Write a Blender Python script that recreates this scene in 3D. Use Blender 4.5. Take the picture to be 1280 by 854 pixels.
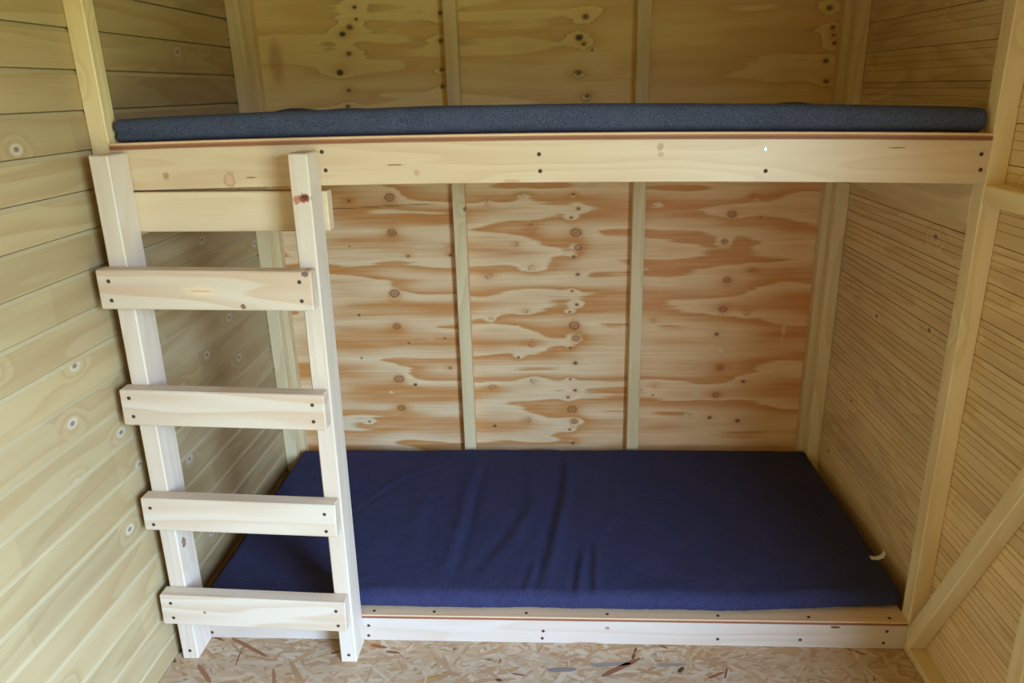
import bpy, bmesh, math, random
import numpy as np
from mathutils import Matrix, Vector

random.seed(7)
for o in list(bpy.data.objects):
    bpy.data.objects.remove(o, do_unlink=True)
sc = bpy.context.scene
COL = sc.collection

# ------------------------------------------------------------------ camera
def camera_matrix(pos, yaw, pitch, roll):
    y, p, r = map(math.radians, (yaw, pitch, roll))
    fw = Vector((-math.sin(y) * math.cos(p), math.cos(y) * math.cos(p), math.sin(p)))
    rt = Vector((math.cos(y), math.sin(y), 0))
    up = rt.cross(fw)
    rt2 = rt * math.cos(r) + up * math.sin(r)
    up2 = -rt * math.sin(r) + up * math.cos(r)
    m = Matrix.Identity(4)
    for i in range(3):
        m[i][0], m[i][1], m[i][2], m[i][3] = rt2[i], up2[i], -fw[i], pos[i]
    return m

cam_data = bpy.data.cameras.new('camera')
cam_data.sensor_width = 36.0
cam_data.lens = 935.88 / 1280 * 36.0
cam_data.clip_start = 0.02
cam = bpy.data.objects.new('camera', cam_data)
cam.matrix_world = camera_matrix((1.0917, -1.7604, 1.5131), 3.5861, -18.6731, -1.5612)
COL.objects.link(cam)
sc.camera = cam

# ------------------------------------------------------------------ daylight
DOOR_Y0, DOOR_Y1, DOOR_Z = -2.60, -1.30, 1.86       # open doorway in the right wall, beside the camera
world = bpy.data.worlds.new('sky')
sc.world = world
world.use_nodes = True
wn = world.node_tree.nodes
wl = world.node_tree.links
for n in list(wn):
    wn.remove(n)
w_out = wn.new('ShaderNodeOutputWorld')
w_bg = wn.new('ShaderNodeBackground')
w_tc = wn.new('ShaderNodeTexCoord')
w_sep = wn.new('ShaderNodeSeparateXYZ')
w_ramp = wn.new('ShaderNodeValToRGB')
w_map = wn.new('ShaderNodeMapRange')
w_map.inputs[1].default_value = -1
w_map.inputs[2].default_value = 1
wl.new(w_tc.outputs['Generated'], w_sep.inputs[0])
wl.new(w_sep.outputs[2], w_map.inputs[0])
wl.new(w_map.outputs[0], w_ramp.inputs[0])
e = w_ramp.color_ramp.elements                        # position 0.5 is the horizon
e[0].position = 0.0
e[0].color = (0.15, 0.19, 0.12, 1)                    # grass
e[1].position = 1.0
e[1].color = (0.40, 0.75, 1.45, 1)                    # zenith
for pos_, col_ in ((0.495, (0.17, 0.21, 0.13, 1)), (0.505, (0.08, 0.11, 0.07, 1)), (0.525, (0.10, 0.13, 0.09, 1)), (0.545, (0.57, 0.85, 1.36, 1))):
    a = w_ramp.color_ramp.elements.new(pos_)
    a.color = col_
wl.new(w_ramp.outputs[0], w_bg.inputs[0])
w_bg.inputs[1].default_value = 19.5
wl.new(w_bg.outputs[0], w_out.inputs[0])

pl = bpy.data.lights.new('doorway_daylight', 'AREA')
pl.shape = 'RECTANGLE'
pl.size = DOOR_Z
pl.size_y = DOOR_Y1 - DOOR_Y0
pl.cycles.is_portal = True
plo = bpy.data.objects.new('doorway_daylight', pl)
plo.location = (2.145, (DOOR_Y0 + DOOR_Y1) / 2, DOOR_Z / 2)
plo.rotation_euler = (0, math.radians(90), 0)         # -Z looks towards -X (into the room)
COL.objects.link(plo)

sc.view_settings.view_transform = 'Standard'
sc.view_settings.look = 'None'
sc.view_settings.gamma = 1
sc.view_settings.use_curve_mapping = False
sc.view_settings.exposure = 1.0
sc.cycles.max_bounces = 9
sc.cycles.diffuse_bounces = 7
sc.cycles.glossy_bounces = 4
sc.cycles.use_denoising = True
sc.cycles.sample_clamp_indirect = 8

# ------------------------------------------------------------------ helpers
def lin(c):
    return tuple(((v / 12.92) if v <= 0.04045 else ((v + 0.055) / 1.055) ** 2.4) for v in c)

def rgb(r, g, b):
    return lin((r / 255, g / 255, b / 255)) + (1,)

WM = {}                                                # world matrix of every object built
R_X = Matrix.Identity(3)
R_Y = Matrix.Rotation(math.radians(90), 3, 'Z')        # local X runs along world Y
R_Z = Matrix.Rotation(math.radians(-90), 3, 'Y')       # local X runs along world Z
ROT = {'X': R_X, 'Y': R_Y, 'Z': R_Z}

def link(name, mesh, mat, parent=None, world_m=None):
    o = bpy.data.objects.new(name, mesh)
    if mat is not None and mesh is not None and not mesh.materials:
        mesh.materials.append(mat)
    COL.objects.link(o)
    m = world_m if world_m is not None else Matrix.Identity(4)
    if parent is not None:
        o.parent = parent
        o.matrix_parent_inverse = WM[parent].inverted()
    o.matrix_basis = m
    WM[o] = m
    return o

def empty(name, loc, rot=None):
    m = Matrix.Translation(loc)
    if rot is not None:
        m = m @ rot
    o = bpy.data.objects.new(name, None)
    o.empty_display_size = 0.1
    COL.objects.link(o)
    o.matrix_basis = m
    WM[o] = m
    return o

def tag(o, label=None, cat=None, group=None, kind=None):
    if label: o['label'] = label
    if cat: o['category'] = cat
    if group: o['group'] = group
    if kind: o['kind'] = kind
    return o

def mesh_from(name, verts, faces, smooth=False):
    me = bpy.data.meshes.new(name)
    me.from_pydata([tuple(v) for v in verts], [], faces)
    me.update()
    if smooth:
        me.polygons.foreach_set('use_smooth', [True] * len(me.polygons))
    return me

def box_mesh(name, dims, bev=0.0, lo=(0, 0, 0), seg=1):
    bm = bmesh.new()
    bmesh.ops.create_cube(bm, size=1)
    for v in bm.verts:
        v.co = Vector([lo[i] + (v.co[i] + 0.5) * dims[i] for i in range(3)])
    if bev > 0:
        bmesh.ops.bevel(bm, geom=bm.edges[:], offset=bev, segments=seg, affect='EDGES', profile=0.6)
    bmesh.ops.recalc_face_normals(bm, faces=bm.faces)
    me = bpy.data.meshes.new(name)
    bm.to_mesh(me)
    bm.free()
    return me

def lumber(name, p0, p1, axis, mat, parent=None, bev=0.0025, base=None):
    """A sawn timber between two opposite corners; local X runs along the timber."""
    base = base or Matrix.Identity(4)
    R = ROT[axis]
    p0, p1 = Vector(p0), Vector(p1)
    lo = R.transposed() @ p0
    hi = R.transposed() @ p1
    mn = Vector([min(lo[i], hi[i]) for i in range(3)])
    mx = Vector([max(lo[i], hi[i]) for i in range(3)])
    me = box_mesh(name, mx - mn, bev)
    m = base @ R.to_4x4() @ Matrix.Translation(mn)
    return link(name, me, mat, parent, m)

# ------------------------------------------------------------------ materials
def new_mat(name, rough=0.6, spec=0.35):
    m = bpy.data.materials.new(name)
    m.use_nodes = True
    nt = m.node_tree
    b = nt.nodes['Principled BSDF']
    b.inputs['Roughness'].default_value = rough
    b.inputs['Specular IOR Level'].default_value = spec
    return m, nt, b

def N(nt, kind, **kw):
    n = nt.nodes.new(kind)
    for k, v in kw.items():
        setattr(n, k, v)
    return n

def math_n(nt, op, a, b=None, clamp=False):
    n = N(nt, 'ShaderNodeMath', operation=op, use_clamp=clamp)
    for i, v in enumerate((a, b)):
        if v is None: continue
        if isinstance(v, (int, float)): n.inputs[i].default_value = v
        else: nt.links.new(v, n.inputs[i])
    return n.outputs[0]

def vmul(nt, v, s):
    n = N(nt, 'ShaderNodeVectorMath', operation='MULTIPLY')
    nt.links.new(v, n.inputs[0])
    n.inputs[1].default_value = s
    return n.outputs[0]

def vadd(nt, v, s):
    n = N(nt, 'ShaderNodeVectorMath', operation='ADD')
    nt.links.new(v, n.inputs[0])
    if isinstance(s, tuple): n.inputs[1].default_value = s
    else: nt.links.new(s, n.inputs[1])
    return n.outputs[0]

def noise(nt, vec, scale=1.0, detail=2.0, rough=0.5):
    n = N(nt, 'ShaderNodeTexNoise')
    nt.links.new(vec, n.inputs['Vector'])
    n.inputs['Scale'].default_value = scale
    n.inputs['Detail'].default_value = detail
    n.inputs['Roughness'].default_value = rough
    return n.outputs['Fac']

def mix(nt, fac, a, b, mode='MIX'):
    n = N(nt, 'ShaderNodeMix', data_type='RGBA', blend_type=mode)
    if isinstance(fac, (int, float)): n.inputs['Factor'].default_value = fac
    else: nt.links.new(fac, n.inputs['Factor'])
    for key, v in (('A', a), ('B', b)):
        s = [i for i in n.inputs if i.name == key and i.type == 'RGBA'][0]
        if isinstance(v, tuple): s.default_value = v
        else: nt.links.new(v, s)
    return [o for o in n.outputs if o.type == 'RGBA'][0]

def ramp(nt, fac, lo, hi):
    n = N(nt, 'ShaderNodeMapRange', interpolation_type='SMOOTHSTEP')
    nt.links.new(fac, n.inputs[0])
    n.inputs[1].default_value = lo
    n.inputs[2].default_value = hi
    return n.outputs[0]

def wood(name, light, dark, ring=0.5, ring_freq=7.0, knots=0.0, knot_col=(95, 70, 50), halo=None,
         rough=0.55, spec=0.35, blocks=0.0, marks=(), tone=0.12, knot_scale=(6.0, 9.0), fine=0.16, bump=0.15):
    """Sawn or planed pine, grain along local X. marks: (x, z, rx, rz, colour, strength, soft)."""
    m, nt, b = new_mat(name, rough, spec)
    tc = N(nt, 'ShaderNodeTexCoord')
    oi = N(nt, 'ShaderNodeObjectInfo')
    P0 = tc.outputs['Object']
    rnd = oi.outputs['Random']
    cmb = N(nt, 'ShaderNodeCombineXYZ')
    nt.links.new(math_n(nt, 'MULTIPLY', rnd, 61.0), cmb.inputs[0])
    nt.links.new(math_n(nt, 'MULTIPLY', rnd, 23.0), cmb.inputs[1])
    nt.links.new(math_n(nt, 'MULTIPLY', rnd, 37.0), cmb.inputs[2])
    P = vadd(nt, P0, cmb.outputs[0])
    rings_in = noise(nt, vmul(nt, P, (0.9, 7.5, 7.5)), 1.0, 2.0, 0.45)
    kd = None
    if knots > 0:
        vo = N(nt, 'ShaderNodeTexVoronoi', voronoi_dimensions='2D')
        ks = N(nt, 'ShaderNodeSeparateXYZ')
        kc = N(nt, 'ShaderNodeCombineXYZ')
        nt.links.new(vmul(nt, P, (knot_scale[0], 1.0, knot_scale[1])), ks.inputs[0])
        nt.links.new(ks.outputs[0], kc.inputs[0])
        nt.links.new(ks.outputs[2], kc.inputs[1])
        nt.links.new(kc.outputs[0], vo.inputs['Vector'])
        vo.inputs['Scale'].default_value = 1.0
        sepc = N(nt, 'ShaderNodeSeparateColor')
        nt.links.new(vo.outputs['Color'], sepc.inputs[0])
        keep = math_n(nt, 'LESS_THAN', sepc.outputs[0], knots)
        kd = vo.outputs['Distance']
        bumpf = math_n(nt, 'MULTIPLY', ramp(nt, kd, 0.42, 0.0), keep)
        rings_in = math_n(nt, 'ADD', rings_in, math_n(nt, 'MULTIPLY', bumpf, 0.25))
    rings = math_n(nt, 'FRACT', math_n(nt, 'MULTIPLY', rings_in, ring_freq))
    rings = math_n(nt, 'MULTIPLY', ramp(nt, rings, 0.15, 0.93), ramp(nt, rings, 1.0, 0.9))
    fin = noise(nt, vmul(nt, P, (5.0, 260.0, 260.0)), 1.0, 3.0, 0.6)
    big = noise(nt, vmul(nt, P, (1.1, 9.0, 9.0)), 1.0, 2.0, 0.5)
    f = math_n(nt, 'MULTIPLY', rings, ring)
    f = math_n(nt, 'ADD', f, math_n(nt, 'MULTIPLY', math_n(nt, 'SUBTRACT', fin, 0.5), fine * 3))
    f = math_n(nt, 'ADD', f, math_n(nt, 'MULTIPLY', math_n(nt, 'SUBTRACT', big, 0.45), 0.8), clamp=True)
    col = mix(nt, f, light, dark)
    # tone of each timber and of each finger-jointed length
    val = math_n(nt, 'ADD', math_n(nt, 'MULTIPLY', math_n(nt, 'SUBTRACT', rnd, 0.5), tone * 2), 1.0)
    if blocks > 0:
        sx = N(nt, 'ShaderNodeSeparateXYZ')
        nt.links.new(P, sx.inputs[0])
        v1 = N(nt, 'ShaderNodeTexVoronoi', voronoi_dimensions='1D')
        nt.links.new(sx.outputs[0], v1.inputs['W'])
        v1.inputs['Scale'].default_value = 2.6
        s1 = N(nt, 'ShaderNodeSeparateColor')
        nt.links.new(v1.outputs['Color'], s1.inputs[0])
        val = math_n(nt, 'ADD', val, math_n(nt, 'MULTIPLY', math_n(nt, 'SUBTRACT', s1.outputs[0], 0.5), blocks * 2))
        col = mix(nt, math_n(nt, 'MULTIPLY', s1.outputs[1], blocks * 2.2, clamp=True), col, dark)
    hs = N(nt, 'ShaderNodeHueSaturation')
    nt.links.new(val, hs.inputs['Value'])
    nt.links.new(col, hs.inputs['Color'])
    col = hs.outputs[0]
    if kd is not None:
        if halo:
            col = mix(nt, math_n(nt, 'MULTIPLY', math_n(nt, 'MULTIPLY', ramp(nt, kd, 0.15, 0.07), keep), 0.55), col, rgb(*halo))
        core = math_n(nt, 'MULTIPLY', ramp(nt, kd, 0.065, 0.035), keep)
        col = mix(nt, math_n(nt, 'MULTIPLY', core, 0.8), col, rgb(*knot_col))
    for (x, z, rx, rz, c, s, soft, *yy) in marks:
        d = vmul(nt, vadd(nt, P0, (-x, -yy[0] if yy else 0.0, -z)), (1 / rx, 1 / yy[1] if yy else 0.0, 1 / rz))
        dn = N(nt, 'ShaderNodeVectorMath', operation='LENGTH')
        nt.links.new(d, dn.inputs[0])
        jit = math_n(nt, 'ADD', dn.outputs['Value'],
                     math_n(nt, 'MULTIPLY', math_n(nt, 'SUBTRACT', noise(nt, P, 160.0, 2.0), 0.5), 0.9))
        col = mix(nt, math_n(nt, 'MULTIPLY', ramp(nt, jit, 1.0, 1.0 - soft), s), col, rgb(*c))
    nt.links.new(col, b.inputs['Base Color'])
    if bump:
        bp = N(nt, 'ShaderNodeBump')
        bp.inputs['Strength'].default_value = bump
        bp.inputs['Distance'].default_value = 0.002
        nt.links.new(fin, bp.inputs['Height'])
        nt.links.new(bp.outputs[0], b.inputs['Normal'])
    return m

M = {}
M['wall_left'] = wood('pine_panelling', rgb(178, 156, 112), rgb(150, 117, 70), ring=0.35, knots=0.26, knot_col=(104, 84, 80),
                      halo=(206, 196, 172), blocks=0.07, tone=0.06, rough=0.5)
M['wall_right'] = wood('pine_panelling_back', rgb(228, 200, 148), rgb(194, 154, 98), ring=0.4, ring_freq=9, knots=0.20,
                       knot_col=(92, 66, 46), blocks=0.05, tone=0.07, rough=0.6)
M['stud'] = wood('planed_stud_pine', rgb(230, 208, 158), rgb(204, 168, 108), ring=0.35, knots=0.10, knot_col=(120, 84, 52), tone=0.05)
M['ladder'] = wood('fresh_planed_pine', rgb(214, 196, 170), rgb(194, 162, 122), ring=0.30, ring_freq=9, knots=0.0, tone=0.02, rough=0.5)
M['plain'] = wood('plain_pine_boarding', rgb(216, 186, 128), rgb(184, 142, 84), ring=0.3, tone=0.03)
M['dark_board'] = wood('darkened_front_boarding', rgb(120, 98, 66), rgb(92, 70, 44), ring=0.3, tone=0.03)  # unseen front wall, darkened so that less light bounces back

def flat(name, c, rough=0.6, metal=0.0, spec=0.4):
    m, nt, b = new_mat(name, rough, spec)
    tc = N(nt, 'ShaderNodeTexCoord')
    f = noise(nt, tc.outputs['Object'], 300.0, 2.0)
    nt.links.new(mix(nt, f, c, tuple(v * 0.75 for v in c[:3]) + (1,)), b.inputs['Base Color'])
    b.inputs['Metallic'].default_value = metal
    return m

M['screw'] = flat('dark_screw', rgb(84, 58, 40), 0.8, 0.0)
M['screw_zinc'] = flat('zinc_screw', rgb(196, 204, 196), 0.35, 0.8)
M['gap'] = flat('sheathing', rgb(120, 86, 50), 0.9)
M['tag_white'] = flat('white_fabric_tag', rgb(225, 222, 214), 0.8)

def attr_mat(name, rough, spec, grain=(6.0, 220.0, 220.0), amount=0.16):
    m, nt, b = new_mat(name, rough, spec)
    at = N(nt, 'ShaderNodeAttribute', attribute_name='pattern')
    tc = N(nt, 'ShaderNodeTexCoord')
    f = noise(nt, vmul(nt, tc.outputs['Object'], grain), 1.0, 3.0, 0.6)
    g = math_n(nt, 'ADD', math_n(nt, 'MULTIPLY', math_n(nt, 'SUBTRACT', f, 0.5), amount * 2), 1.0)
    hs = N(nt, 'ShaderNodeHueSaturation')
    nt.links.new(g, hs.inputs['Value'])
    nt.links.new(at.outputs['Color'], hs.inputs['Color'])
    nt.links.new(hs.outputs[0], b.inputs['Base Color'])
    bp = N(nt, 'ShaderNodeBump')
    bp.inputs['Strength'].default_value = 0.12
    bp.inputs['Distance'].default_value = 0.002
    nt.links.new(f, bp.inputs['Height'])
    nt.links.new(bp.outputs[0], b.inputs['Normal'])
    return m

M['plywood'] = attr_mat('rotary_cut_plywood', 0.55, 0.35)
M['strand'] = attr_mat('osb_strands', 0.6, 0.3, (45.0, 260.0, 1.0), 0.22)

def ply_edge_mat():
    """Plywood bed base: pale face veneer, reddish core in the edge."""
    m, nt, b = new_mat('bed_base_plywood', 0.6, 0.3)
    tc = N(nt, 'ShaderNodeTexCoord')
    g = N(nt, 'ShaderNodeNewGeometry')
    uvm = N(nt, 'ShaderNodeAttribute', attribute_name='ply')
    P = tc.outputs['Object']
    f = noise(nt, vmul(nt, P, (3.0, 90.0, 90.0)), 1.0, 3.0, 0.6)
    pale = mix(nt, f, rgb(232, 200, 160), rgb(205, 160, 112))
    core = mix(nt, f, rgb(160, 98, 62), rgb(120, 66, 40))
    col = mix(nt, uvm.outputs['Fac'], pale, core)
    nt.links.new(col, b.inputs['Base Color'])
    return m
M['bed_base'] = ply_edge_mat()

def fabric(name, dark, light, sheen):
    m, nt, b = new_mat(name, 0.95, 0.1)
    tc = N(nt, 'ShaderNodeTexCoord')
    P = tc.outputs['Object']
    f1 = noise(nt, vmul(nt, P, (1.0, 1.6, 1.0)), 420.0, 3.0, 0.7)
    f2 = noise(nt, P, 14.0, 3.0, 0.6)
    f = math_n(nt, 'ADD', math_n(nt, 'MULTIPLY', ramp(nt, f1, 0.32, 0.70), 0.75), math_n(nt, 'MULTIPLY', f2, 0.3), clamp=True)
    col = mix(nt, f, dark, light)
    lint = N(nt, 'ShaderNodeTexVoronoi')
    nt.links.new(P, lint.inputs['Vector'])
    lint.inputs['Scale'].default_value = 46.0
    sp = N(nt, 'ShaderNodeSeparateColor')
    nt.links.new(lint.outputs['Color'], sp.inputs[0])
    dots = math_n(nt, 'MULTIPLY', ramp(nt, lint.outputs['Distance'], 0.075, 0.03), math_n(nt, 'LESS_THAN', sp.outputs[0], 0.16))
    col = mix(nt, math_n(nt, 'MULTIPLY', dots, 0.55), col, rgb(190, 190, 196))
    nt.links.new(col, b.inputs['Base Color'])
    b.inputs['Sheen Weight'].default_value = sheen
    b.inputs['Sheen Roughness'].default_value = 0.5
    b.inputs['Sheen Tint'].default_value = (0.5, 0.6, 0.95, 1)
    bp = N(nt, 'ShaderNodeBump')
    bp.inputs['Strength'].default_value = 0.35
    bp.inputs['Distance'].default_value = 0.0015
    nt.links.new(f1, bp.inputs['Height'])
    nt.links.new(bp.outputs[0], b.inputs['Normal'])
    return m
M['navy'] = fabric('navy_brushed_fabric', rgb(29, 27, 48), rgb(66, 66, 96), 0.06)
M['grey_blue'] = fabric('grey_blue_melange_fabric', rgb(33, 37, 50), rgb(92, 98, 118), 0.06)

# ------------------------------------------------------------------ room shell
XR, YB, YF, ZC = 2.10, 0.985, -3.05, 2.18
S = 0.0457
STUD_Y = -0.453                                        # stud that carries the top of the brace

def slab(name, p0, p1, mat, parent=None, bev=0.0):
    return lumber(name, p0, p1, 'X', mat, parent, bev)

floor = tag(slab('floor', (-0.06, YF - 0.06, -0.03), (XR + 0.06, YB + 0.06, -0.0005), M['gap']), kind='structure')
floor['label'] = 'OSB floor of coarse pressed wood strands'
ceiling = tag(slab('ceiling', (-0.06, YF - 0.06, ZC), (XR + 0.06, YB + 0.06, ZC + 0.04), M['plain']), kind='structure')
wall_front = tag(slab('wall_front', (-0.06, YF - 0.06, 0), (XR + 0.06, YF, ZC), M['dark_board']), kind='structure')
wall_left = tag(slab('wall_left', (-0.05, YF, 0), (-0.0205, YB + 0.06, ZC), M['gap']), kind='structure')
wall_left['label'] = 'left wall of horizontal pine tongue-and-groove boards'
wall_back = tag(slab('wall_back', (-0.02, YB + 0.0125, 0), (XR + 0.02, YB + 0.06, ZC), M['gap']), kind='structure')
wall_back['label'] = 'back wall of knotty plywood sheets with vertical studs'
wall_right = tag(slab('wall_right', (XR + 0.0205, DOOR_Y1, 0), (XR + 0.05, YB + 0.06, ZC), M['gap']), kind='structure')
wall_right['label'] = 'right wall showing the grooved backs of pine boards'
lumber('lintel', (XR, DOOR_Y0, DOOR_Z), (XR + 0.05, DOOR_Y1, ZC), 'Y', M['plain'], wall_right)
lumber('wall_section', (XR, YF, 0), (XR + 0.05, DOOR_Y0, ZC), 'Y', M['plain'], wall_right)

# ---- boards: profile (depth, z) extruded along local X; room face looks along local -Y
def board_mesh(name, L, prof):
    n = len(prof)
    verts = [(x, d, z) for x in (0.0, L) for d, z in prof]
    faces = [(i, (i + 1) % n, n + (i + 1) % n, n + i) for i in range(n)]
    faces += [tuple(range(n))[::-1], tuple(range(n, 2 * n))]
    me = mesh_from(name, verts, faces)
    bm = bmesh.new(); bm.from_mesh(me)
    bmesh.ops.recalc_face_normals(bm, faces=bm.faces)
    bm.to_mesh(me); bm.free()
    return me

PL = 0.0888
def left_profile(h):
    return [(0.0012, 0.0), (0.0, 0.0012), (0.0, h - 0.0120), (0.0010, h - 0.0112), (0.0052, h - 0.0024), (0.0125, h - 0.0018),
            (0.0125, h), (0.0195, h), (0.0195, 0.0)]
Lwall = YB - YF
M['wall_left_edge'] = wood('pine_panelling_bevel', rgb(184, 164, 122), rgb(164, 136, 90), ring=0.2, tone=0.04, rough=0.5)
def bevelled(me):
    me.materials.append(M['wall_left']); me.materials.append(M['wall_left_edge'])
    for p in me.polygons:
        n = p.normal
        if n.y < -0.2 and n.z > 0.2: p.material_index = 1
    return me
left_full = bevelled(board_mesh('board', Lwall, left_profile(PL)))
rng = random.Random(3)
def wall_board(mesh, name, parent, mat, z, side):
    if side == 'L':
        m = Matrix.Translation((rng.uniform(-0.0006, 0.0002), YF, z)) @ R_Y.to_4x4()
    else:
        m = Matrix.Translation((XR + rng.uniform(-0.0002, 0.0006), YB, z)) @ Matrix.Rotation(math.radians(-90), 4, 'Z')
    return link(name, mesh, mat, parent, m)
z = 1.403 - 15 * PL
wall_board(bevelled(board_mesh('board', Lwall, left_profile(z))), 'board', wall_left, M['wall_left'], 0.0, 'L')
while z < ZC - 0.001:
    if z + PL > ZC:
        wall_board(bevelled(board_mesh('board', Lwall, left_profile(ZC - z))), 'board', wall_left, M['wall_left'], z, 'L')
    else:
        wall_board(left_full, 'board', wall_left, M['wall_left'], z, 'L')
    z += PL

PR = 0.0895
def right_profile(h):
    p = [(0.0, 0.0)]
    c = h - 0.0370
    for g in (-0.0195, 0.0, 0.0195):
        k = c + g
        if 0.004 < k - 0.002 and k + 0.002 < h - 0.002:
            p += [(0.0, k - 0.0012), (0.0019, k - 0.0006), (0.0019, k + 0.0006), (0.0, k + 0.0012)]
    p += [(0.0, h - 0.0022), (0.0080, h - 0.0016), (0.0080, h), (0.0195, h), (0.0195, 0.0)]
    return p
Rwall = YB - DOOR_Y1
right_full = board_mesh('board', Rwall, right_profile(PR))
z = 1.145 - 12 * PR
wall_board(board_mesh('board', Rwall, right_profile(z)), 'board', wall_right, M['wall_right'], 0.0, 'R')
while z < ZC - 0.001:
    if z + PR > ZC:
        wall_board(board_mesh('board', Rwall, right_profile(ZC - z)), 'board', wall_right, M['wall_right'], z, 'R')
    else:
        wall_board(right_full, 'board', wall_right, M['wall_right'], z, 'R')
    z += PR

# ---- plywood sheets: veneer figure computed per vertex
rs = np.random.RandomState(11)
def vnoise(x, y, seed):
    r = np.random.RandomState(seed)
    t = r.rand(256, 256)
    xi = np.floor(x).astype(int); yi = np.floor(y).astype(int)
    fx = x - xi; fy = y - yi
    fx = fx * fx * fx * (fx * (fx * 6 - 15) + 10); fy = fy * fy * fy * (fy * (fy * 6 - 15) + 10)
    g = lambda a, b: t[a % 256, b % 256]
    return (g(xi, yi) * (1 - fx) + g(xi + 1, yi) * fx) * (1 - fy) + (g(xi, yi + 1) * (1 - fx) + g(xi + 1, yi + 1) * fx) * fy
def fbm(x, y, seed, octv=3):
    s = 0; a = 0.5; tot = 0
    for o in range(octv):
        s = s + a * vnoise(x * 2 ** o, y * 2 ** o, seed + o); tot += a; a *= 0.5
    return s / tot
def sstep(a, b, v):
    t = np.clip((v - a) / (b - a), 0, 1)
    return t * t * (3 - 2 * t)

LOW_KNOTS = [  # x, z, size, kind (0 big ringed, 1 small brown, 2 ring outline, 3 pin dot)
    (.484, 1.145, .017, 0), (.483, 1.015, .016, 0), (.474, .781, .018, 0), (.473, .649, .014, 0), (.466, .429, .018, 0), (.466, .304, .015, 0),
    (1.157, 1.144, .007, 1), (1.175, 1.092, .009, 1), (1.149, 1.06, .008, 1), (1.166, 1.004, .019, 0), (1.175, .95, .013, 0), (1.158, .915, .009, 1),
    (1.173, .847, .010, 1), (1.152, .783, .007, 1), (1.17, .729, .009, 1), (1.143, .701, .007, 1), (1.161, .646, .019, 0), (1.167, .595, .014, 0),
    (1.145, .556, .008, 1), (1.164, .493, .011, 1), (1.145, .426, .007, 1), (1.164, .378, .009, 1), (1.136, .348, .008, 1), (1.152, .296, .018, 0),
    (1.161, .243, .013, 0), (1.142, .208, .008, 1), (1.155, .148, .009, 1),
    (.975, 1.148, .011, 2), (.843, 1.118, .008, 2), (1.002, 1.022, .018, 2), (.944, .966, .008, 2), (1.005, .871, .015, 2), (.839, .845, .012, 2),
    (.972, .706, .010, 2), (.842, .678, .008, 2), (1.0, .576, .017, 2), (.943, .517, .008, 1), (1.004, .42, .014, 2), (.838, .393, .012, 2),
    (.975, .251, .011, 2), (.841, .225, .007, 3),
    (1.802, 1.127, .010, 2), (1.728, 1.062, .015, 0), (1.708, .963, .011, 0), (1.817, .854, .010, 2), (1.726, .819, .013, 0), (1.719, .705, .014, 0),
    (1.806, .691, .011, 2), (1.701, .607, .010, 1), (1.722, .47, .013, 0), (1.713, .356, .013, 0), (1.694, .26, .010, 1), (1.804, .246, .012, 1),
    (1.814, .413, .010, 1), (1.473, .397, .010, 2), (1.468, .357, .005, 3), (1.458, .663, .009, 2), (1.454, 1.104, .010, 2),
    (.331, 1.136, .007, 1), (.537, .926, .007, 1), (.697, .927, .008, 1), (.317, .966, .004, 3), (.329, .696, .006, 3), (.322, .518, .005, 3),
    (.529, .405, .008, 3), (.673, .475, .007, 1), (.658, .599, .005, 3), (.33, .244, .007, 1), (.515, .58, .005, 3), (1.83, 1.05, .004, 3)]
UP_KNOTS = [(.414, 1.789, .008, 4), (.416, 1.751, .006, 4), (.391, 1.727, .014, 1), (.364, 1.705, .011, 4), (.38, 1.642, .012, 1), (.343, 1.581, .013, 4),
            (.368, 1.522, .009, 1), (.36, 1.468, .010, 1), (.703, 1.674, .011, 1), (.701, 1.581, .011, 1), (.701, 1.526, .011, 1), (.706, 1.762, .010, 1),
            (1.197, 1.735, .014, 1), (1.176, 1.671, .014, 4), (1.192, 1.65, .010, 1), (1.22, 1.629, .005, 3), (1.174, 1.558, .014, 1), (1.204, 1.482, .011, 1),
            (1.999, 1.738, .013, 1), (2.016, 1.678, .011, 1), (2.021, 1.654, .008, 1), (2.027, 1.629, .010, 1), (2.004, 1.574, .012, 1), (2.013, 1.508, .012, 1),
            (.40, 1.85, .012, 1), (1.18, 1.84, .012, 1), (2.0, 1.83, .012, 1), (1.2, 1.95, .012, 1), (.38, 1.97, .012, 1), (2.01, 1.93, .012, 1)]

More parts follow.
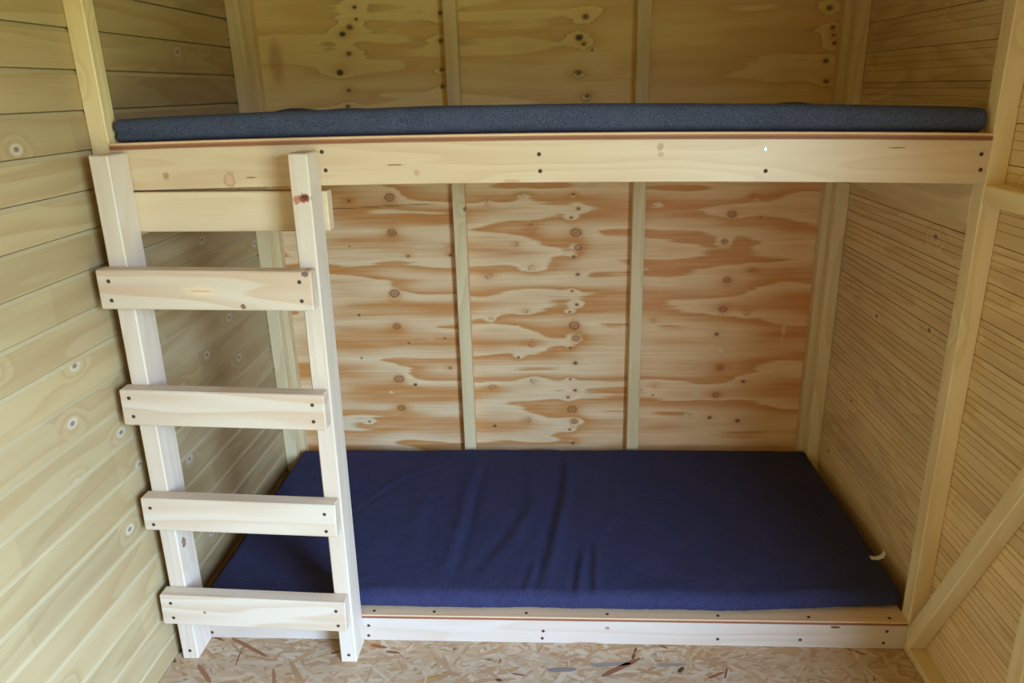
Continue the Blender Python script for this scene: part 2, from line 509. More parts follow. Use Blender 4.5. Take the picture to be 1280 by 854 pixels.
def veneer(x, z, knots, upper):
    seed = 40 if upper else 20
    Pd = 0.357
    ph = (z % Pd) / Pd
    # rotary cut: the figure repeats about every 36 cm down the sheet
    per = lambda sx, sz, sd: (fbm(x * sx, ph * sz, sd) * (1 - sstep(0.8, 1.0, ph)) + fbm(x * sx, (ph - 1) * sz, sd) * sstep(0.8, 1.0, ph))
    h = 1.15 * per(1.45, 3.2, seed) + 0.55 * fbm(x * 1.0, z * 4.4, seed + 3)
    h = h + 0.05 * (fbm(x * 6, z * 150, seed + 5) - 0.5) + 0.15 * (fbm(x * 1.9, z * 45, seed + 6) - 0.5)
    near = np.zeros_like(x)
    for kx, kz, r, kind in knots:
        if kind == 3: continue
        g = np.exp(-((x - kx) / (r * 3.2)) ** 2 - ((z - kz) / (r * 1.9)) ** 2)
        h += (0.15 if not upper else 0.30) * g
        near = np.maximum(near, np.exp(-((x - kx) / 0.10) ** 2 - ((z - kz) / 0.06) ** 2))
    N_ = 2.3 if not upper else 2.2
    t = (h * N_) % 1.0
    band = (0.35 * sstep(0.0, 0.5, t) + 0.65 * sstep(0.35, 0.85, t)) * (1 - sstep(0.90, 0.98, t))
    streak = fbm(x * 5, z * 170, seed + 9, 2)
    if upper:
        f = band * 0.55 + 0.25 * (fbm(x * 2, z * 14, seed + 8) - 0.4)
        light = np.array(lin((240 / 255, 212 / 255, 146 / 255))); dark = np.array(lin((214 / 255, 162 / 255, 92 / 255)))
    else:
        f = 0.08 + band * 0.85 + 0.34 * (streak - 0.5) + 0.2 * (fbm(x * 2, z * 9, seed + 8) - 0.5)
        light = np.array(lin((240 / 255, 210 / 255, 160 / 255))); dark = np.array(lin((208 / 255, 138 / 255, 66 / 255)))
        # the sheet colour turns redder and pinker towards the right
        pink = sstep(1.15, 1.6, x)[..., None]
        light = light * (1 - pink) + np.array(lin((240 / 255, 200 / 255, 146 / 255))) * pink
        dark = dark * (1 - pink) + np.array(lin((212 / 255, 140 / 255, 72 / 255))) * pink
    f = np.clip(f, 0, 1)[..., None]
    c = light * (1 - f) + dark * f
    lines = (1 - sstep(0.0, 0.075, np.abs(t - 0.96))) * (near if upper else near * 0.25)
    ringcol = np.array(lin((122 / 255, 70 / 255, 34 / 255)))
    c = c * (1 - 0.6 * lines[..., None]) + ringcol * 0.6 * lines[..., None]
    wob = 1 + 0.25 * (fbm(x * 90, z * 90, seed + 12) - 0.5)
    for kx, kz, r, kind in knots:
        d = np.hypot((x - kx) / 1.25, (z - kz)) / r * wob
        if kind == 0:
            e1 = np.hypot((x - kx) / 1.1, (z - kz + r * 0.5) * 0.8) / r
            a = (1 - sstep(1.3, 1.75, e1)) * 0.32
            c = c * (1 - a[..., None]) + dark * a[..., None]
            a = (1 - sstep(0.62, 0.75, d)) * 0.55
            c = c * (1 - a[..., None]) + np.array(lin((168 / 255, 108 / 255, 62 / 255))) * a[..., None]
            a = (1 - sstep(0.08, 0.17, np.abs(d - 0.75))) * 0.75
            c = c * (1 - a[..., None]) + ringcol * a[..., None]
            a = (1 - sstep(0.1, 0.25, d)) * 0.6
            c = c * (1 - a[..., None]) + ringcol * a[..., None]
        elif kind == 1:
            a = (1 - sstep(0.35, 1.0, d)) * 0.85
            c = c * (1 - a[..., None]) + np.array(lin((132 / 255, 76 / 255, 38 / 255))) * a[..., None]
            a = (1 - sstep(0.15, 0.45, d)) * 0.7
            c = c * (1 - a[..., None]) + np.array(lin((84 / 255, 46 / 255, 24 / 255))) * a[..., None]
        elif kind == 2:
            a = (1 - sstep(0.10, 0.22, np.abs(d - 0.85))) * 0.65 * sstep(0.35, 0.6, fbm(x * 60, z * 60, seed + 15))
            c = c * (1 - a[..., None]) + np.array(lin((140 / 255, 74 / 255, 34 / 255))) * a[..., None]
            a = (1 - sstep(0.5, 0.9, d)) * 0.25
            c = c * (1 - a[..., None]) + np.array(lin((196 / 255, 132 / 255, 76 / 255))) * a[..., None]
        else:
            a = (1 - sstep(0.5, 1.0, d)) * 0.9
            cc = (40, 28, 20) if kind == 4 else (82, 46, 26)
            c = c * (1 - a[..., None]) + np.array(lin(tuple(v / 255 for v in cc))) * a[..., None]
    if not upper:
        # hairline split across the left panel, filler smears and filler dabs
        zz = 1.108 + 0.010 * sstep(0.25, 0.62, x)
        a = (1 - sstep(0.0006, 0.0022, np.abs(z - zz))) * (1 - sstep(0.60, 0.66, x)) * 0.8
        c = c * (1 - a[..., None]) + ringcol * 0.6 * a[..., None]
        for sx, sz, rx, rz, s in ((.62, .982 - .02, .075, .012, .55), (1.95, .62, .010, .022, .6), (1.945, .585, .006, .009, .5), (1.72, .54, .009, .008, .8),
                                  (.43, .372, .010, .006, .9), (1.405, 1.15, .008, .014, .7), (.86, 1.06, .012, .018, .4), (.64, .66, .03, .005, .5),
                                  (1.64, .36, .022, .008, .5), (1.60, .27, .006, .012, .6), (.94, .33, .003, .06, .25), (.60, .595, .025, .004, .4)):
            d = np.hypot((x - sx) / rx, (z - sz) / rz) * wob
            a = (1 - sstep(0.7, 1.0, d)) * s
            c = c * (1 - a[..., None]) + np.array(lin((232 / 255, 208 / 255, 160 / 255))) * a[..., None]
    else:
        for sx, sz, rx, rz, s in ((.12, 1.62, .035, .10, .45),):
            d = np.hypot((x - sx) / rx, (z - sz) / rz) * wob
            a = (1 - sstep(0.3, 1.0, d)) * s
            c = c * (1 - a[..., None]) + np.array(lin((178 / 255, 106 / 255, 70 / 255))) * a[..., None]
    return c

def plywood_panel(x0, x1, z0, z1, step, knots, upper):
    nx = int(round((x1 - x0) / step)) + 1
    nz = int(round((z1 - z0) / step)) + 1
    X, Z = np.meshgrid(np.linspace(x0, x1, nx), np.linspace(z0, z1, nz))
    c = veneer(X, Z, knots, upper).reshape(-1, 3)
    T = 0.012
    front = np.stack([X - x0, np.zeros_like(X), Z - z0], -1).reshape(-1, 3)
    nf = nx * nz
    back = np.array([(0, T, 0), (x1 - x0, T, 0), (x1 - x0, T, z1 - z0), (0, T, z1 - z0)], float)
    verts = np.concatenate([front, back])
    i = np.arange(nx - 1)[None, :] + np.arange(nz - 1)[:, None] * nx
    quads = np.stack([i, i + 1, i + nx + 1, i + nx], -1).reshape(-1, 4)
    b0, b1, b2, b3 = nf, nf + 1, nf + 2, nf + 3
    c00, c10, c11, c01 = 0, nx - 1, nf - 1, nx * (nz - 1)
    extra = np.array([(b0, b3, b2, b1), (c00, b0, b1, c10), (c10, b1, b2, c11), (c11, b2, b3, c01), (c01, b3, b0, c00)])
    quads = np.concatenate([quads, extra])
    me = bpy.data.meshes.new('plywood_panel')
    me.vertices.add(len(verts)); me.vertices.foreach_set('co', verts.ravel().astype(np.float32))
    me.loops.add(quads.size); me.loops.foreach_set('vertex_index', quads.ravel().astype(np.int32))
    me.polygons.add(len(quads)); me.polygons.foreach_set('loop_start', (np.arange(len(quads)) * 4).astype(np.int32))
    me.update(calc_edges=True)
    at = me.attributes.new('pattern', 'FLOAT_COLOR', 'POINT')
    full = np.ones((len(verts), 4), np.float32)
    full[:nf, :3] = np.clip(c, 0, 1)
    full[nf:, :3] = (0.5, 0.33, 0.16)
    at.data.foreach_set('color', full.ravel())
    return link('plywood_panel', me, M['plywood'], wall_back, Matrix.Translation((x0, YB, z0)))

plywood_panel(0.0, XR, 0.0, 1.300, 0.0033, LOW_KNOTS, False)['label'] = 'orange-banded plywood sheet with columns of knots, behind the lower bunk'
plywood_panel(0.0, XR, 1.3015, ZC, 0.0038, UP_KNOTS, True)['label'] = 'plywood sheet with dark knots behind the upper bunk'

# ---- studs, rails, brace
lumber('stud', (0.7203, YB - S, 0), (0.7203 + S, YB, ZC), 'Z', M['stud'], wall_back)
lumber('stud', (1.3665, YB - S, 0), (1.3665 + S, YB, ZC), 'Z', M['stud'], wall_back)
lumber('stud', (0.0, YB - S, 0), (0.066, YB, ZC), 'Z', M['stud'], wall_back)
lumber('stud', (XR - 0.066, YB - S, 0), (XR, YB, ZC), 'Z', M['stud'], wall_back)
lumber('stud', (0.0, YB - 2 * S, 0), (S, YB - S, ZC), 'Z', M['stud'], wall_left)
lumber('stud', (XR - S, YB - 2 * S, 0), (XR, YB - S, ZC), 'Z', M['stud'], wall_right)
lumber('stud', (0.0, 0.0, 0), (S, S, ZC), 'Z', M['stud'], wall_left)
lumber('stud', (XR - S, 0.0, 0), (XR, S, ZC), 'Z', M['stud'], wall_right)
lumber('stud', (XR - S, STUD_Y, 0.021), (XR, STUD_Y + S, ZC), 'Z', M['stud'], wall_right)
lumber('stud', (XR - S, DOOR_Y1, 0.021), (XR, DOOR_Y1 + S, ZC), 'Z', M['stud'], wall_right)
lumber('stud', (XR - S, DOOR_Y0 - S, 0), (XR, DOOR_Y0, ZC), 'Z', M['stud'], wall_right)
lumber('rail', (XR - S, S, 1.185), (XR, YB - 2 * S, 1.285), 'Y', M['stud'], wall_right)
lumber('rail', (XR - S, STUD_Y + S, 1.237), (XR, 0.0, 1.280), 'Y', M['stud'], wall_right)
lumber('sole_plate', (XR - S, DOOR_Y1, 0.0), (XR, 0.0, 0.021), 'Y', M['stud'], wall_right)
lumber('rail', (0.0, S, 1.185), (S, YB - 2 * S, 1.285), 'Y', M['stud'], wall_left)

def brace():
    # square timber rising from the foot of the stud towards the door post, cut plumb at both ends
    k = 2.11
    ye = STUD_Y + S
    zA = lambda y: 0.07 - y * k
    zB = lambda y: 0.453 + (-0.227 - y) * k
    poly = [(0.0, zA(0.0)), (0.0, 0.021), (-0.022, 0.021), (ye, zB(ye)), (ye, zA(ye))]
    ang = math.atan2(k, -1.0)                       # direction of the timber in the y-z plane
    Rm = Matrix(((0, 0, 1), (math.cos(ang), -math.sin(ang), 0), (math.sin(ang), math.cos(ang), 0)))
    Rm = Matrix(((0, 0, -1), (math.cos(ang), math.sin(ang), 0), (math.sin(ang), -math.cos(ang), 0)))
    if Rm.determinant() < 0:
        Rm.col[2] = -Rm.col[2]
    org = Vector((XR - S, 0.0, 0.021))
    verts = []
    for x in (XR - S, XR):
        for y, z_ in poly:
            verts.append(Rm.transposed() @ (Vector((x, y, z_)) - org))
    n = len(poly)
    faces = [tuple(range(n)), tuple(range(n, 2 * n))[::-1]] + [(i, n + i, n + (i + 1) % n, (i + 1) % n) for i in range(n)]
    me = mesh_from('brace', verts, faces)
    bm = bmesh.new(); bm.from_mesh(me)
    bmesh.ops.recalc_face_normals(bm, faces=bm.faces)
    bmesh.ops.bevel(bm, geom=bm.edges[:], offset=0.0025, segments=1, affect='EDGES')
    bm.to_mesh(me); bm.free()
    link('brace', me, M['stud'], wall_right, Matrix.Translation(org) @ Rm.to_4x4())
brace()

# ---- OSB strands of the floor
def osb():
    r = np.random.RandomState(5)
    pal = [(214, 182, 142), (222, 194, 156), (208, 172, 128), (202, 162, 118), (226, 200, 166), (212, 180, 140), (196, 154, 108), (216, 188, 150)]
    rare = [(150, 92, 56), (166, 150, 136), (120, 72, 42), (196, 150, 64)]
    V, F, C = [], [], []
    n = 24000
    for k in range(n):
        near = k > 12000
        x = r.uniform(0, XR)
        y = r.uniform(-0.42, 0.02) if near else r.uniform(YF, 0.0)
        L = r.uniform(0.04, 0.13); w = r.uniform(0.004, 0.017)
        a = r.normal(0, 0.55) if r.rand() < 0.75 else r.uniform(0, math.pi)
        if r.rand() < 0.02:
            c = rare[r.randint(len(rare))]; L *= 0.7; w *= 0.5
        else:
            c = pal[r.randint(len(pal))]
        c = np.array(lin(tuple(v / 255 for v in c))) * r.uniform(0.92, 1.05) * 0.72
        zz = 0.0001 + 0.0014 * k / n
        ca, sa = math.cos(a), math.sin(a)
        pts = [(-L / 2, -w * r.uniform(0.1, 0.5)), (-L * r.uniform(0.1, 0.4), -w / 2), (L * r.uniform(0.1, 0.4), -w / 2 * r.uniform(0.7, 1.2)),
               (L / 2, -w * r.uniform(-0.2, 0.4)), (L * r.uniform(0.25, 0.45), w / 2), (-L * r.uniform(0.2, 0.45), w / 2 * r.uniform(0.7, 1.2))]
        b = len(V)
        for px, py in pts:
            X = min(max(x + px * ca - py * sa, 0.0005), XR - 0.0005)
            Y = min(y + px * sa + py * ca, 0.05)
            V.append((X, Y, zz)); C.append(c)
        F.append(tuple(range(b, b + 6)))
    # single strands that stand out: reddish bark strips and weathered grey ones
    for (xa, ya), (xb, yb), w, c in (((1.207, -.124), (1.317, -.055), .016, (150, 98, 62)), ((.13, .0), (.267, -.075), .012, (158, 104, 66)), ((.08, -.11), (.145, -.175), .014, (164, 112, 76)),
                                     ((1.06, -.105), (1.14, -.100), .018, (146, 132, 122)), ((1.18, -.085), (1.29, -.075), .016, (156, 142, 130)), ((1.36, -.080), (1.44, -.074), .012, (156, 142, 130)),
                                     ((1.415, -.105), (1.432, -.085), .012, (84, 62, 46)), ((1.49, -.125), (1.54, -.10), .008, (158, 92, 50)), ((1.535, -.125), (1.55, -.085), .005, (120, 76, 44)),
                                     ((.55, -.02), (.60, -.03), .012, (158, 92, 60)), ((.60, -.045), (.64, -.05), .010, (150, 90, 60)), ((.30, -.12), (.34, -.22), .010, (168, 120, 84))):
        dx, dy = xb - xa, yb - ya
        l = math.hypot(dx, dy); nx, ny = -dy / l * w / 2, dx / l * w / 2
        b = len(V)
        for t, k in ((0, .3), (0.2, 1), (0.75, .9), (1, .4)):
            V.append((xa + dx * t + nx * k, ya + dy * t + ny * k, .0017)); C.append(np.array(lin(tuple(v / 255 for v in c))) * .8)
        for t, k in ((1, -.3), (0.8, -.9), (0.15, -1), (0, -.4)):
            V.append((xa + dx * t + nx * k, ya + dy * t + ny * k, .0017)); C.append(np.array(lin(tuple(v / 255 for v in c))) * .8)
        F.append(tuple(range(b, b + 8)))
    me = mesh_from('strand', V, F)
    at = me.attributes.new('pattern', 'FLOAT_COLOR', 'POINT')
    full = np.ones((len(V), 4), np.float32); full[:, :3] = np.array(C)
    at.data.foreach_set('color', full.ravel())
    o = link('strand', me, M['strand'], floor)
    o['kind'] = 'stuff'
osb()

# ------------------------------------------------------------------ bunks
def screw_mesh(r=0.0050):
    bm = bmesh.new()
    n = 10
    rings = [(r, 0.0002), (r * 0.94, -0.0005), (r * 0.5, -0.0002), (0.0, -0.0001)]
    prev = None
    for rad, y in rings:
        cur = [bm.verts.new((rad * math.cos(2 * math.pi * i / n), y, rad * math.sin(2 * math.pi * i / n))) for i in range(n)] if rad > 0 else [bm.verts.new((0, y, 0))]
        if prev:
            for i in range(n):
                if len(cur) == 1: bm.faces.new((prev[i], prev[(i + 1) % n], cur[0]))
                else: bm.faces.new((prev[i], prev[(i + 1) % n], cur[(i + 1) % n], cur[i]))
        prev = cur
    bmesh.ops.recalc_face_normals(bm, faces=bm.faces)
    me = bpy.data.meshes.new('screw')
    bm.to_mesh(me); bm.free()
    me.materials.append(M['screw'])
    return me
SCREW = screw_mesh()
SCREW_ZINC = SCREW.copy(); SCREW_ZINC.materials.clear(); SCREW_ZINC.materials.append(M['screw_zinc'])

def screw(parent, p, base=None, zinc=False, up=False):
    m = (base or Matrix.Identity(4)) @ Matrix.Translation(p)
    if up: m = m @ Matrix.Rotation(math.radians(-90), 4, 'X')
    return link('screw', SCREW_ZINC if zinc else SCREW, None, parent, m)

X0, X1 = S + 0.0003, XR - S - 0.0003
def sag(x):                                            # the long rail is slightly crowned and out of level
    q = 2 * x / XR - 1
    return -0.0116 * q + 0.0129 * (1 - q * q)

def bent_bar(name, x0, x1, y0, y1, z0, z1, mat, parent, fz, n=48, bev=0.0015, origin=None):
    prof = [(y0 + bev, z0), (y1 - bev, z0), (y1, z0 + bev), (y1, z1 - bev), (y1 - bev, z1), (y0 + bev, z1), (y0, z1 - bev), (y0, z0 + bev)]
    org = Vector(origin or (x0, y0, z0))
    V, F = [], []
    k = len(prof)
    for i in range(n + 1):
        x = x0 + (x1 - x0) * i / n
        for y, z_ in prof:
            V.append((x - org.x, y - org.y, z_ + fz(x) - org.z))
    for i in range(n):
        for j in range(k):
            a, b = i * k + j, i * k + (j + 1) % k
            F.append((a, b, b + k, a + k))
    F.append(tuple(range(k))[::-1]); F.append(tuple(range(n * k, n * k + k)))
    me = mesh_from(name, V, F)
    bm = bmesh.new(); bm.from_mesh(me); bmesh.ops.recalc_face_normals(bm, faces=bm.faces); bm.to_mesh(me); bm.free()
    return link(name, me, mat, parent, Matrix.Translation(org))

def bed_base(name, y0, y1, z0, t, parent, fz, n=48):
    """Plywood sheet built of three plies; the attribute marks the reddish core ply."""
    V, F, A = [], [], []
    zs = [0, t * 0.22, t * 0.22, t * 0.66, t * 0.66, t]
    vals = [0.9, 0.9, 1, 0.7, 0.0, 0.0]
    ins = [0, 0, 0.0012, 0.0012, 0, 0]
    prof = [(y0 + ins[i], zs[i], vals[i]) for i in range(6)] + [(y1, t, 0.0), (y1, 0, 0.4)]
    k = len(prof)
    org = Vector((X0, y0, z0))
    for i in range(n + 1):
        x = X0 + (X1 - X0) * i / n
        for y, z_, a in prof:
            V.append((x - org.x, y - org.y, z_ + fz(x))); A.append(a)
    for i in range(n):
        for j in range(k):
            a, b = i * k + j, i * k + (j + 1) % k
            F.append((a, b, b + k, a + k))
    F.append(tuple(range(k))[::-1]); F.append(tuple(range(n * k, n * k + k)))
    me = mesh_from(name, V, F)
    bm = bmesh.new(); bm.from_mesh(me); bmesh.ops.recalc_face_normals(bm, faces=bm.faces); bm.to_mesh(me); bm.free()
    at = me.attributes.new('ply', 'FLOAT', 'POINT')
    at.data.foreach_set('value', A)
    return link(name, me, M['bed_base'], parent, Matrix.Translation(org))

ZUB, ZUT = 1.2922, 1.3879
upper = tag(empty('bunk_bed', (XR / 2, 0.45, ZUB)), 'upper bunk with wide pine front board and thin plywood base', 'bunk')
fm = lambda x, z_, rx, rz, c, s, soft: (x - X0, z_ - ZUB, rx, rz, c, s, soft)
M['upper_rail'] = wood('upper_front_board_pine', rgb(216, 190, 150), rgb(194, 154, 106), ring=0.28, ring_freq=10, tone=0.02, rough=0.40, spec=0.8, fine=0.12,
    marks=[fm(.171, 1.338, .009, .012, (150, 116, 76), .7, .5), fm(.323, 1.325, .015, .022, (170, 132, 96), .75, .25), fm(.323, 1.325, .011, .017, (214, 170, 130), .8, .4),
           fm(.376, 1.33, .016, .0022, (120, 74, 40), .8, .5), fm(.721, 1.352, .026, .0022, (128, 80, 50), .9, .5), fm(.77, 1.333, .009, .009, (196, 150, 116), .8, .5),
           fm(1.853, 1.366, .024, .0018, (120, 74, 44), .9, .5), fm(.992, 1.310, .026, .006, (196, 152, 108), .8, .6),
           fm(1.33, 1.379, .008, .010, (176, 140, 100), .8, .3), fm(1.331, 1.362, .008, .007, (186, 150, 112), .8, .3)])
urail = bent_bar('front_board', X0, X1, 0.0, 0.036, ZUB, ZUT, M['upper_rail'], upper, sag)
for x, z_, zn in ((.551, 1.385, 0), (.556, 1.343, 0), (1.055, 1.369, 0), (1.057, 1.331, 0), (1.564, 1.370, 1), (1.568, 1.321, 0), (2.036, 1.348, 0), (2.040, 1.314, 0)):
    screw(urail, (x, 0.0, z_), zinc=bool(zn))
ubase = bed_base('base_panel', -0.002, YB - S - 0.001, ZUT, 0.0145, upper, sag)

ZLT = 0.0797
lower = tag(empty('bunk_bed', (XR / 2, 0.45, 0)), 'lower bunk on the floor with low pale front board', 'bunk')
lm = lambda x, z_, rx, rz, c, s, soft: (x - X0, z_, rx, rz, c, s, soft)
M['lower_rail'] = wood('lower_front_board_pine', rgb(208, 190, 168), rgb(188, 156, 122), ring=0.25, ring_freq=9, tone=0.02, rough=0.45, fine=0.1,
    marks=[lm(1.23, .055, .008, .006, (150, 100, 70), .8, .4), lm(1.86, .070, .016, .005, (110, 60, 36), .9, .3), lm(1.656, .041, .35, .0014, (196, 150, 116), .7, .8),
           lm(1.17, .003, .05, .003, (160, 90, 60), .8, .6), lm(.85, .030, .3, .0012, (206, 166, 130), .6, .8)])
lrail = bent_bar('front_board', X0, X1, 0.0, 0.036, 0.0015, ZLT, M['lower_rail'], lower, lambda x: 0.0, n=8)
for x, z_ in ((.544, .053), (.541, .018), (1.048, .043), (1.045, .018), (2.001, .060), (1.996, .021), (1.768, .027), (1.54, .025), (.075, .050), (.075, .02)):
    screw(lrail, (x, 0.0, z_))
lbase = bed_base('base_panel', -0.001, YB - S - 0.001, ZLT, 0.0120, lower, lambda x: 0.0, n=8)
for x in (.56, .735, 1.00, 1.23, 1.54, 1.79, 2.01):
    screw(lbase, (x, 0.016, ZLT + 0.0120), up=True)

# ------------------------------------------------------------------ mattresses
def dist_path(x, y, pts):
    """Signed distance to a polyline (positive to its right going front) and a 0..1 fade at its ends."""
    best = np.full(x.shape, 9.0); sign = np.ones_like(x); par = np.zeros_like(x)
    tot = len(pts) - 1
    for i in range(tot):
        ax, ay = pts[i]; bx, by = pts[i + 1]
        dx, dy = bx - ax, by - ay
        l2 = dx * dx + dy * dy
        t = np.clip(((x - ax) * dx + (y - ay) * dy) / l2, 0, 1)
        ex = x - ax - t * dx; ey = y - ay - t * dy
        d = np.hypot(ex, ey)
        s = np.sign(dx * ey - dy * ex)
        m = d < best
        best = np.where(m, d, best); sign = np.where(m, s, sign); par = np.where(m, (i + t) / tot, par)
    return best * sign, np.sin(np.clip(par, 0.02, 0.98) * math.pi) ** 0.5

def mattress(name, x0, x1, y0, y1, z0, thick, rad, nx, ny, nz, shape, fz, label, mat):
    V = {}
    verts, faces = [], []
    def vid(i, j, k):
        key = (i, j, k)
        if key not in V:
            V[key] = len(verts); verts.append(key)
        return V[key]
    for i in range(nx):
        for j in range(ny):
            faces.append((vid(i, j, nz), vid(i + 1, j, nz), vid(i + 1, j + 1, nz), vid(i, j + 1, nz)))
            faces.append((vid(i, j, 0), vid(i, j + 1, 0), vid(i + 1, j + 1, 0), vid(i + 1, j, 0)))
    for i in range(nx):
        for k in range(nz):
            faces.append((vid(i, 0, k), vid(i + 1, 0, k), vid(i + 1, 0, k + 1), vid(i, 0, k + 1)))
            faces.append((vid(i, ny, k), vid(i, ny, k + 1), vid(i + 1, ny, k + 1), vid(i + 1, ny, k)))
    for j in range(ny):
        for k in range(nz):
            faces.append((vid(0, j, k), vid(0, j, k + 1), vid(0, j + 1, k + 1), vid(0, j + 1, k)))
            faces.append((vid(nx, j, k), vid(nx, j + 1, k), vid(nx, j + 1, k + 1), vid(nx, j, k + 1)))
    g = np.array(verts, float)
    # finer sampling near the edges
    P = np.stack([x0 + (x1 - x0) * g[:, 0] / nx, y0 + (y1 - y0) * g[:, 1] / ny, thick * g[:, 2] / nz], -1)
    lo = np.array([x0 + rad, y0 + rad, rad]); hi = np.array([x1 - rad, y1 - rad, thick - rad])
    cl = np.clip(P, lo, hi)
    d = P - cl
    n = np.linalg.norm(d, axis=1)
    mx = np.abs(d).max(axis=1)
    P2 = np.where(n[:, None] > 1e-9, cl + d * (mx / np.maximum(n, 1e-9))[:, None], P)
    P2 = shape(P2, thick)
    P2[:, 2] += z0 + fz(P2[:, 0])
    org = np.array([(x0 + x1) / 2, (y0 + y1) / 2, z0])
    me = bpy.data.meshes.new(name)
    me.from_pydata((P2 - org).tolist(), [], faces)
    me.update()
    me.polygons.foreach_set('use_smooth', [True] * len(me.polygons))
    o = link(name, me, mat, None, Matrix.Translation(org.tolist()))
    tag(o, label, 'mattress')
    return o

FOLDS = [  # path, width, height, (valley offset, depth)
    ([(1.14, .892), (1.123, .575), (1.086, .281), (1.051, .042)], .020, .0075, .030, .0085),
    ([(.791, .844), (.768, .628), (.77, .367), (.746, .073)], .022, .0060, -.034, .0050),
    ([(.622, .57), (.624, .365), (.643, .188)], .030, .0040, -.035, .0030),
    ([(.994, .845), (1.004, .468), (.946, .279), (.862, .093)], .024, .0045, .036, .0035),
    ([(1.925, .695), (1.961, .347), (2.06, .253)], .008, .0030, .012, .0015),
    ([(1.668, .693), (1.664, .476), (1.676, .357), (1.651, .054)], .018, .0035, .025, .0020),
    ([(1.172, .239), (1.146, .008)], .012, .0060, .018, .0050),
    ([(1.212, .283), (1.198, .008)], .012, .0050, .016, .0040),
    ([(1.629, .881), (1.543, .425), (1.49, .033)], .040, .0030, .05, .0020),
    ([(.384, .461), (.507, .685), (.728, .844)], .014, .0025, .02, .0012),
    ([(1.03, .20), (1.00, .01)], .014, .0040, .02, .0030),
    ([(1.80, .85), (1.83, .50), (1.90, .10)], .035, .0025, .04, .0015)]
def low_shape(P, th):
    x, y, z_ = P[:, 0], P[:, 1], P[:, 2]
    w = np.clip(z_ / th, 0, 1) ** 1.5
    h = 0.0035 * (fbm(x * 6, y * 5, 71) - 0.5) * 2 + 0.0012 * (fbm(x * 40, y * 40, 75) - 0.5) * 2
    for pts, wd, a, off, b in FOLDS:
        d, fade = dist_path(x, y, pts)
        h += fade * (a * np.exp(-(d / wd) ** 2) - b * np.exp(-((d + off) / (wd * 0.8)) ** 2))
    out = P.copy()
    dome = 0.006 * np.sin(np.clip((x - .06) / 2.0, 0, 1) * math.pi) ** 0.6
    out[:, 2] += w * (h + dome)
    front = np.exp(-((y - .03) / .03) ** 2)
    out[:, 1] += front * (0.010 * (fbm(x * 7, z_ * 20, 81) - 0.5) + 0.006 * (fbm(x * 45, z_ * 60, 83) - 0.5) + 0.034 * sstep(1.55, 2.06, x)
                          + 0.020 * (1 - sstep(.06, .55, x)) - 0.012 * np.sin(np.pi * np.clip(z_ / th, 0, 1)))
    out[:, 2] += (1 - w) * 0.002 * front
    return out
low_mat = mattress('mattress', .066, 2.054, .028, .922, ZLT + 0.0128, .056, .017, 320, 150, 10, low_shape, lambda x: 0 * x,
                   'wrinkled navy blue mattress lying on the lower bunk', M['navy'])

def up_shape(P, th):
    x, y, z_ = P[:, 0], P[:, 1], P[:, 2]
    w = np.clip(z_ / th, 0, 1) ** 1.2
    out = P.copy()
    dome = 0.010 * np.sin(np.clip(x / 2.1, 0, 1) * math.pi) ** 0.8 - 0.003
    lumps = 0.022 * np.exp(-((x - .22) / .10) ** 2 - ((y - .80) / .07) ** 2) + 0.016 * np.exp(-((x - .42) / .16) ** 2 - ((y - .72) / .08) ** 2) \
        + 0.020 * np.exp(-((x - 1.86) / .10) ** 2 - ((y - .80) / .08) ** 2) + 0.013 * np.exp(-((x - 1.6) / .2) ** 2 - ((y - .7) / .1) ** 2)
    out[:, 2] += w * (dome + lumps - 0.026 * sstep(.03, .75, y) + 0.004 * (fbm(x * 5, y * 6, 91) - 0.5))
    front = np.exp(-((y - .02) / .03) ** 2)
    crease = np.exp(-((z_ - .021) / .005) ** 2) * (1 - sstep(.12, .22, x))
    out[:, 1] += front * (0.006 * (fbm(x * 5, z_ * 12, 95) - 0.5) + 0.003 * (fbm(x * 40, z_ * 40, 97) - 0.5) + 0.010 * crease
                          - 0.006 * np.sin(np.pi * np.clip(z_ / th, 0, 1)))
    return out
up_mat = mattress('mattress', .052, 2.046, .020, .918, ZUT + 0.0150, .054, .012, 260, 80, 10, up_shape, sag,
                  'flat blue-grey mattress lying on the upper bunk', M['grey_blue'])

def care_tag():
    pts = [(-.012, 0, 0), (.006, -.004, .001), (.022, -.001, .006), (.030, .006, .016), (.034, .016, .014)]
    V, F = [], []
    for i, (a, b_, c) in enumerate(pts):
        for t in (0, .0006):
            V.append((a, b_ - .009, c + t)); V.append((a, b_ + .009, c + t))
    for i in range(len(pts) - 1):
        a = i * 4; b_ = a + 4
        F += [(a, a + 1, b_ + 1, b_), (a + 2, b_ + 2, b_ + 3, a + 3), (a, b_, b_ + 2, a + 2), (a + 1, a + 3, b_ + 3, b_ + 1)]
    me = mesh_from('care_tag', V, F)
    o = link('care_tag', me, M['tag_white'], low_mat, Matrix.Translation((2.040, .215, .150)))
    o['label'] = 'small white fabric tag'
care_tag()

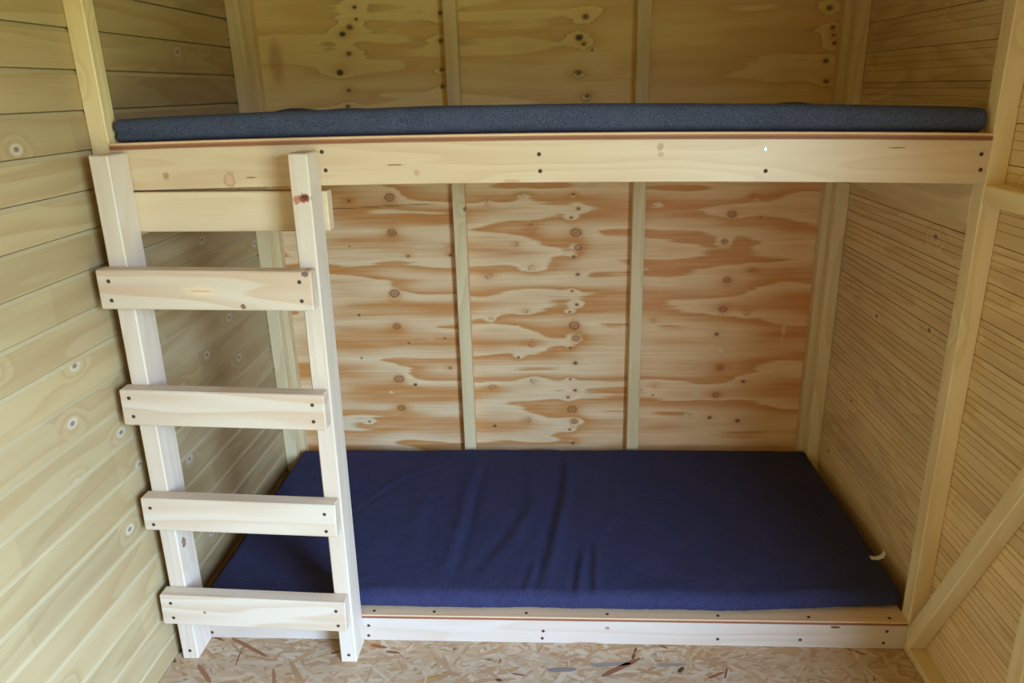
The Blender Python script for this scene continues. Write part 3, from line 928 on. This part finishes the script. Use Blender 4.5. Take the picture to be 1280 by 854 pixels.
# ------------------------------------------------------------------ ladder
tilt = Matrix.Rotation(math.radians(0.687), 4, 'Y')
lad = tag(empty('ladder', (0.0, 0.0, 0.0012), tilt), 'pale pine ladder with four front rungs standing against the bunks', 'ladder')
LB = Matrix.Translation((0, 0, 0.0012)) @ tilt
LY, LD, LT = -0.0872, -0.0010, 0.0417
M['post_marked'] = wood('fresh_planed_pine_bark', rgb(214, 196, 170), rgb(194, 162, 122), ring=0.25, ring_freq=9, tone=0.02, rough=0.5,
    marks=[(1.296, .015, .013, .018, (140, 62, 40), .95, .5, 0.0, .02), (1.292, .034, .013, .011, (176, 100, 66), .85, .6, 0.0, .02), (1.298, .014, .007, .011, (96, 42, 30), .8, .5, 0.0, .02)])
M['post_knot'] = wood('fresh_planed_pine_knot', rgb(214, 196, 170), rgb(194, 162, 122), ring=0.25, ring_freq=9, tone=0.02, rough=0.5,
    marks=[(.366, 0.0, .016, .010, (104, 70, 52), .9, .25, .030, .011), (.366, 0.0, .010, .010, (168, 124, 92), .9, .3, .030, .007)])
for px, mat in ((0.0258, M['post_knot']), (0.4816, M['post_marked'])):
    po = lumber('post', (px, LY, 0), (px + 0.0451, LD, 1.394), 'Z', mat, lad, 0.003, LB)
    screw(po, (px + 0.024, LY, 0.029), LB)
RUNGS = [(1.0445, .002, [(.245, .046, .034, .003, (176, 108, 60), .9, .5), (.245, .046, .060, .020, (232, 200, 146), .5, .8), (.340, .010, .007, .007, (120, 84, 56), .9, .3),
                          (.492, .088, .010, .007, (110, 82, 80), .9, .3)], [(.045, 1.114), (.044, 1.068), (.494, 1.112), (.495, 1.067)]),
         (.7435, .005, [], [(.040, .821), (.043, .772), (.493, .807), (.492, .763)]),
         (.4432, .006, [], [(.040, .515), (.041, .466), (.494, .505), (.494, .455)]),
         (.1473, .006, [(.120, .044, .005, .005, (140, 104, 76), .9, .3)], [(.046, .222), (.047, .175), (.497, .209), (.499, .162)])]
for zr, dz, marks, scr in RUNGS:
    mt = wood('rung_pine', rgb(212, 194, 166), rgb(190, 150, 106), ring=0.42, ring_freq=8, tone=0.02, rough=0.5, marks=marks, fine=0.1)
    h, xa, xb = 0.0937, 0.0163, 0.5220
    roll = math.atan2(2 * dz, xb - xa)
    base = LB @ Matrix.Translation(((xa + xb) / 2, 0, zr + h / 2)) @ Matrix.Rotation(roll, 4, 'Y') @ Matrix.Translation((-(xa + xb) / 2, 0, -zr - h / 2))
    rg = lumber('rung', (xa, LY - LT, zr), (xb, LY - 0.0002, zr + h), 'X', mt, lad, 0.0028, base)
    for x, z_ in scr:
        screw(rg, (x, LY - LT, z_), LB)
mt = wood('back_rung_pine', rgb(222, 198, 158), rgb(200, 166, 118), ring=0.2, ring_freq=6, tone=0.02, rough=0.6, fine=0.22)
lumber('rung', (0.030, 0.0, 1.205), (0.5370, 0.040, 1.3005), 'X', mt, lad, 0.0025, LB)
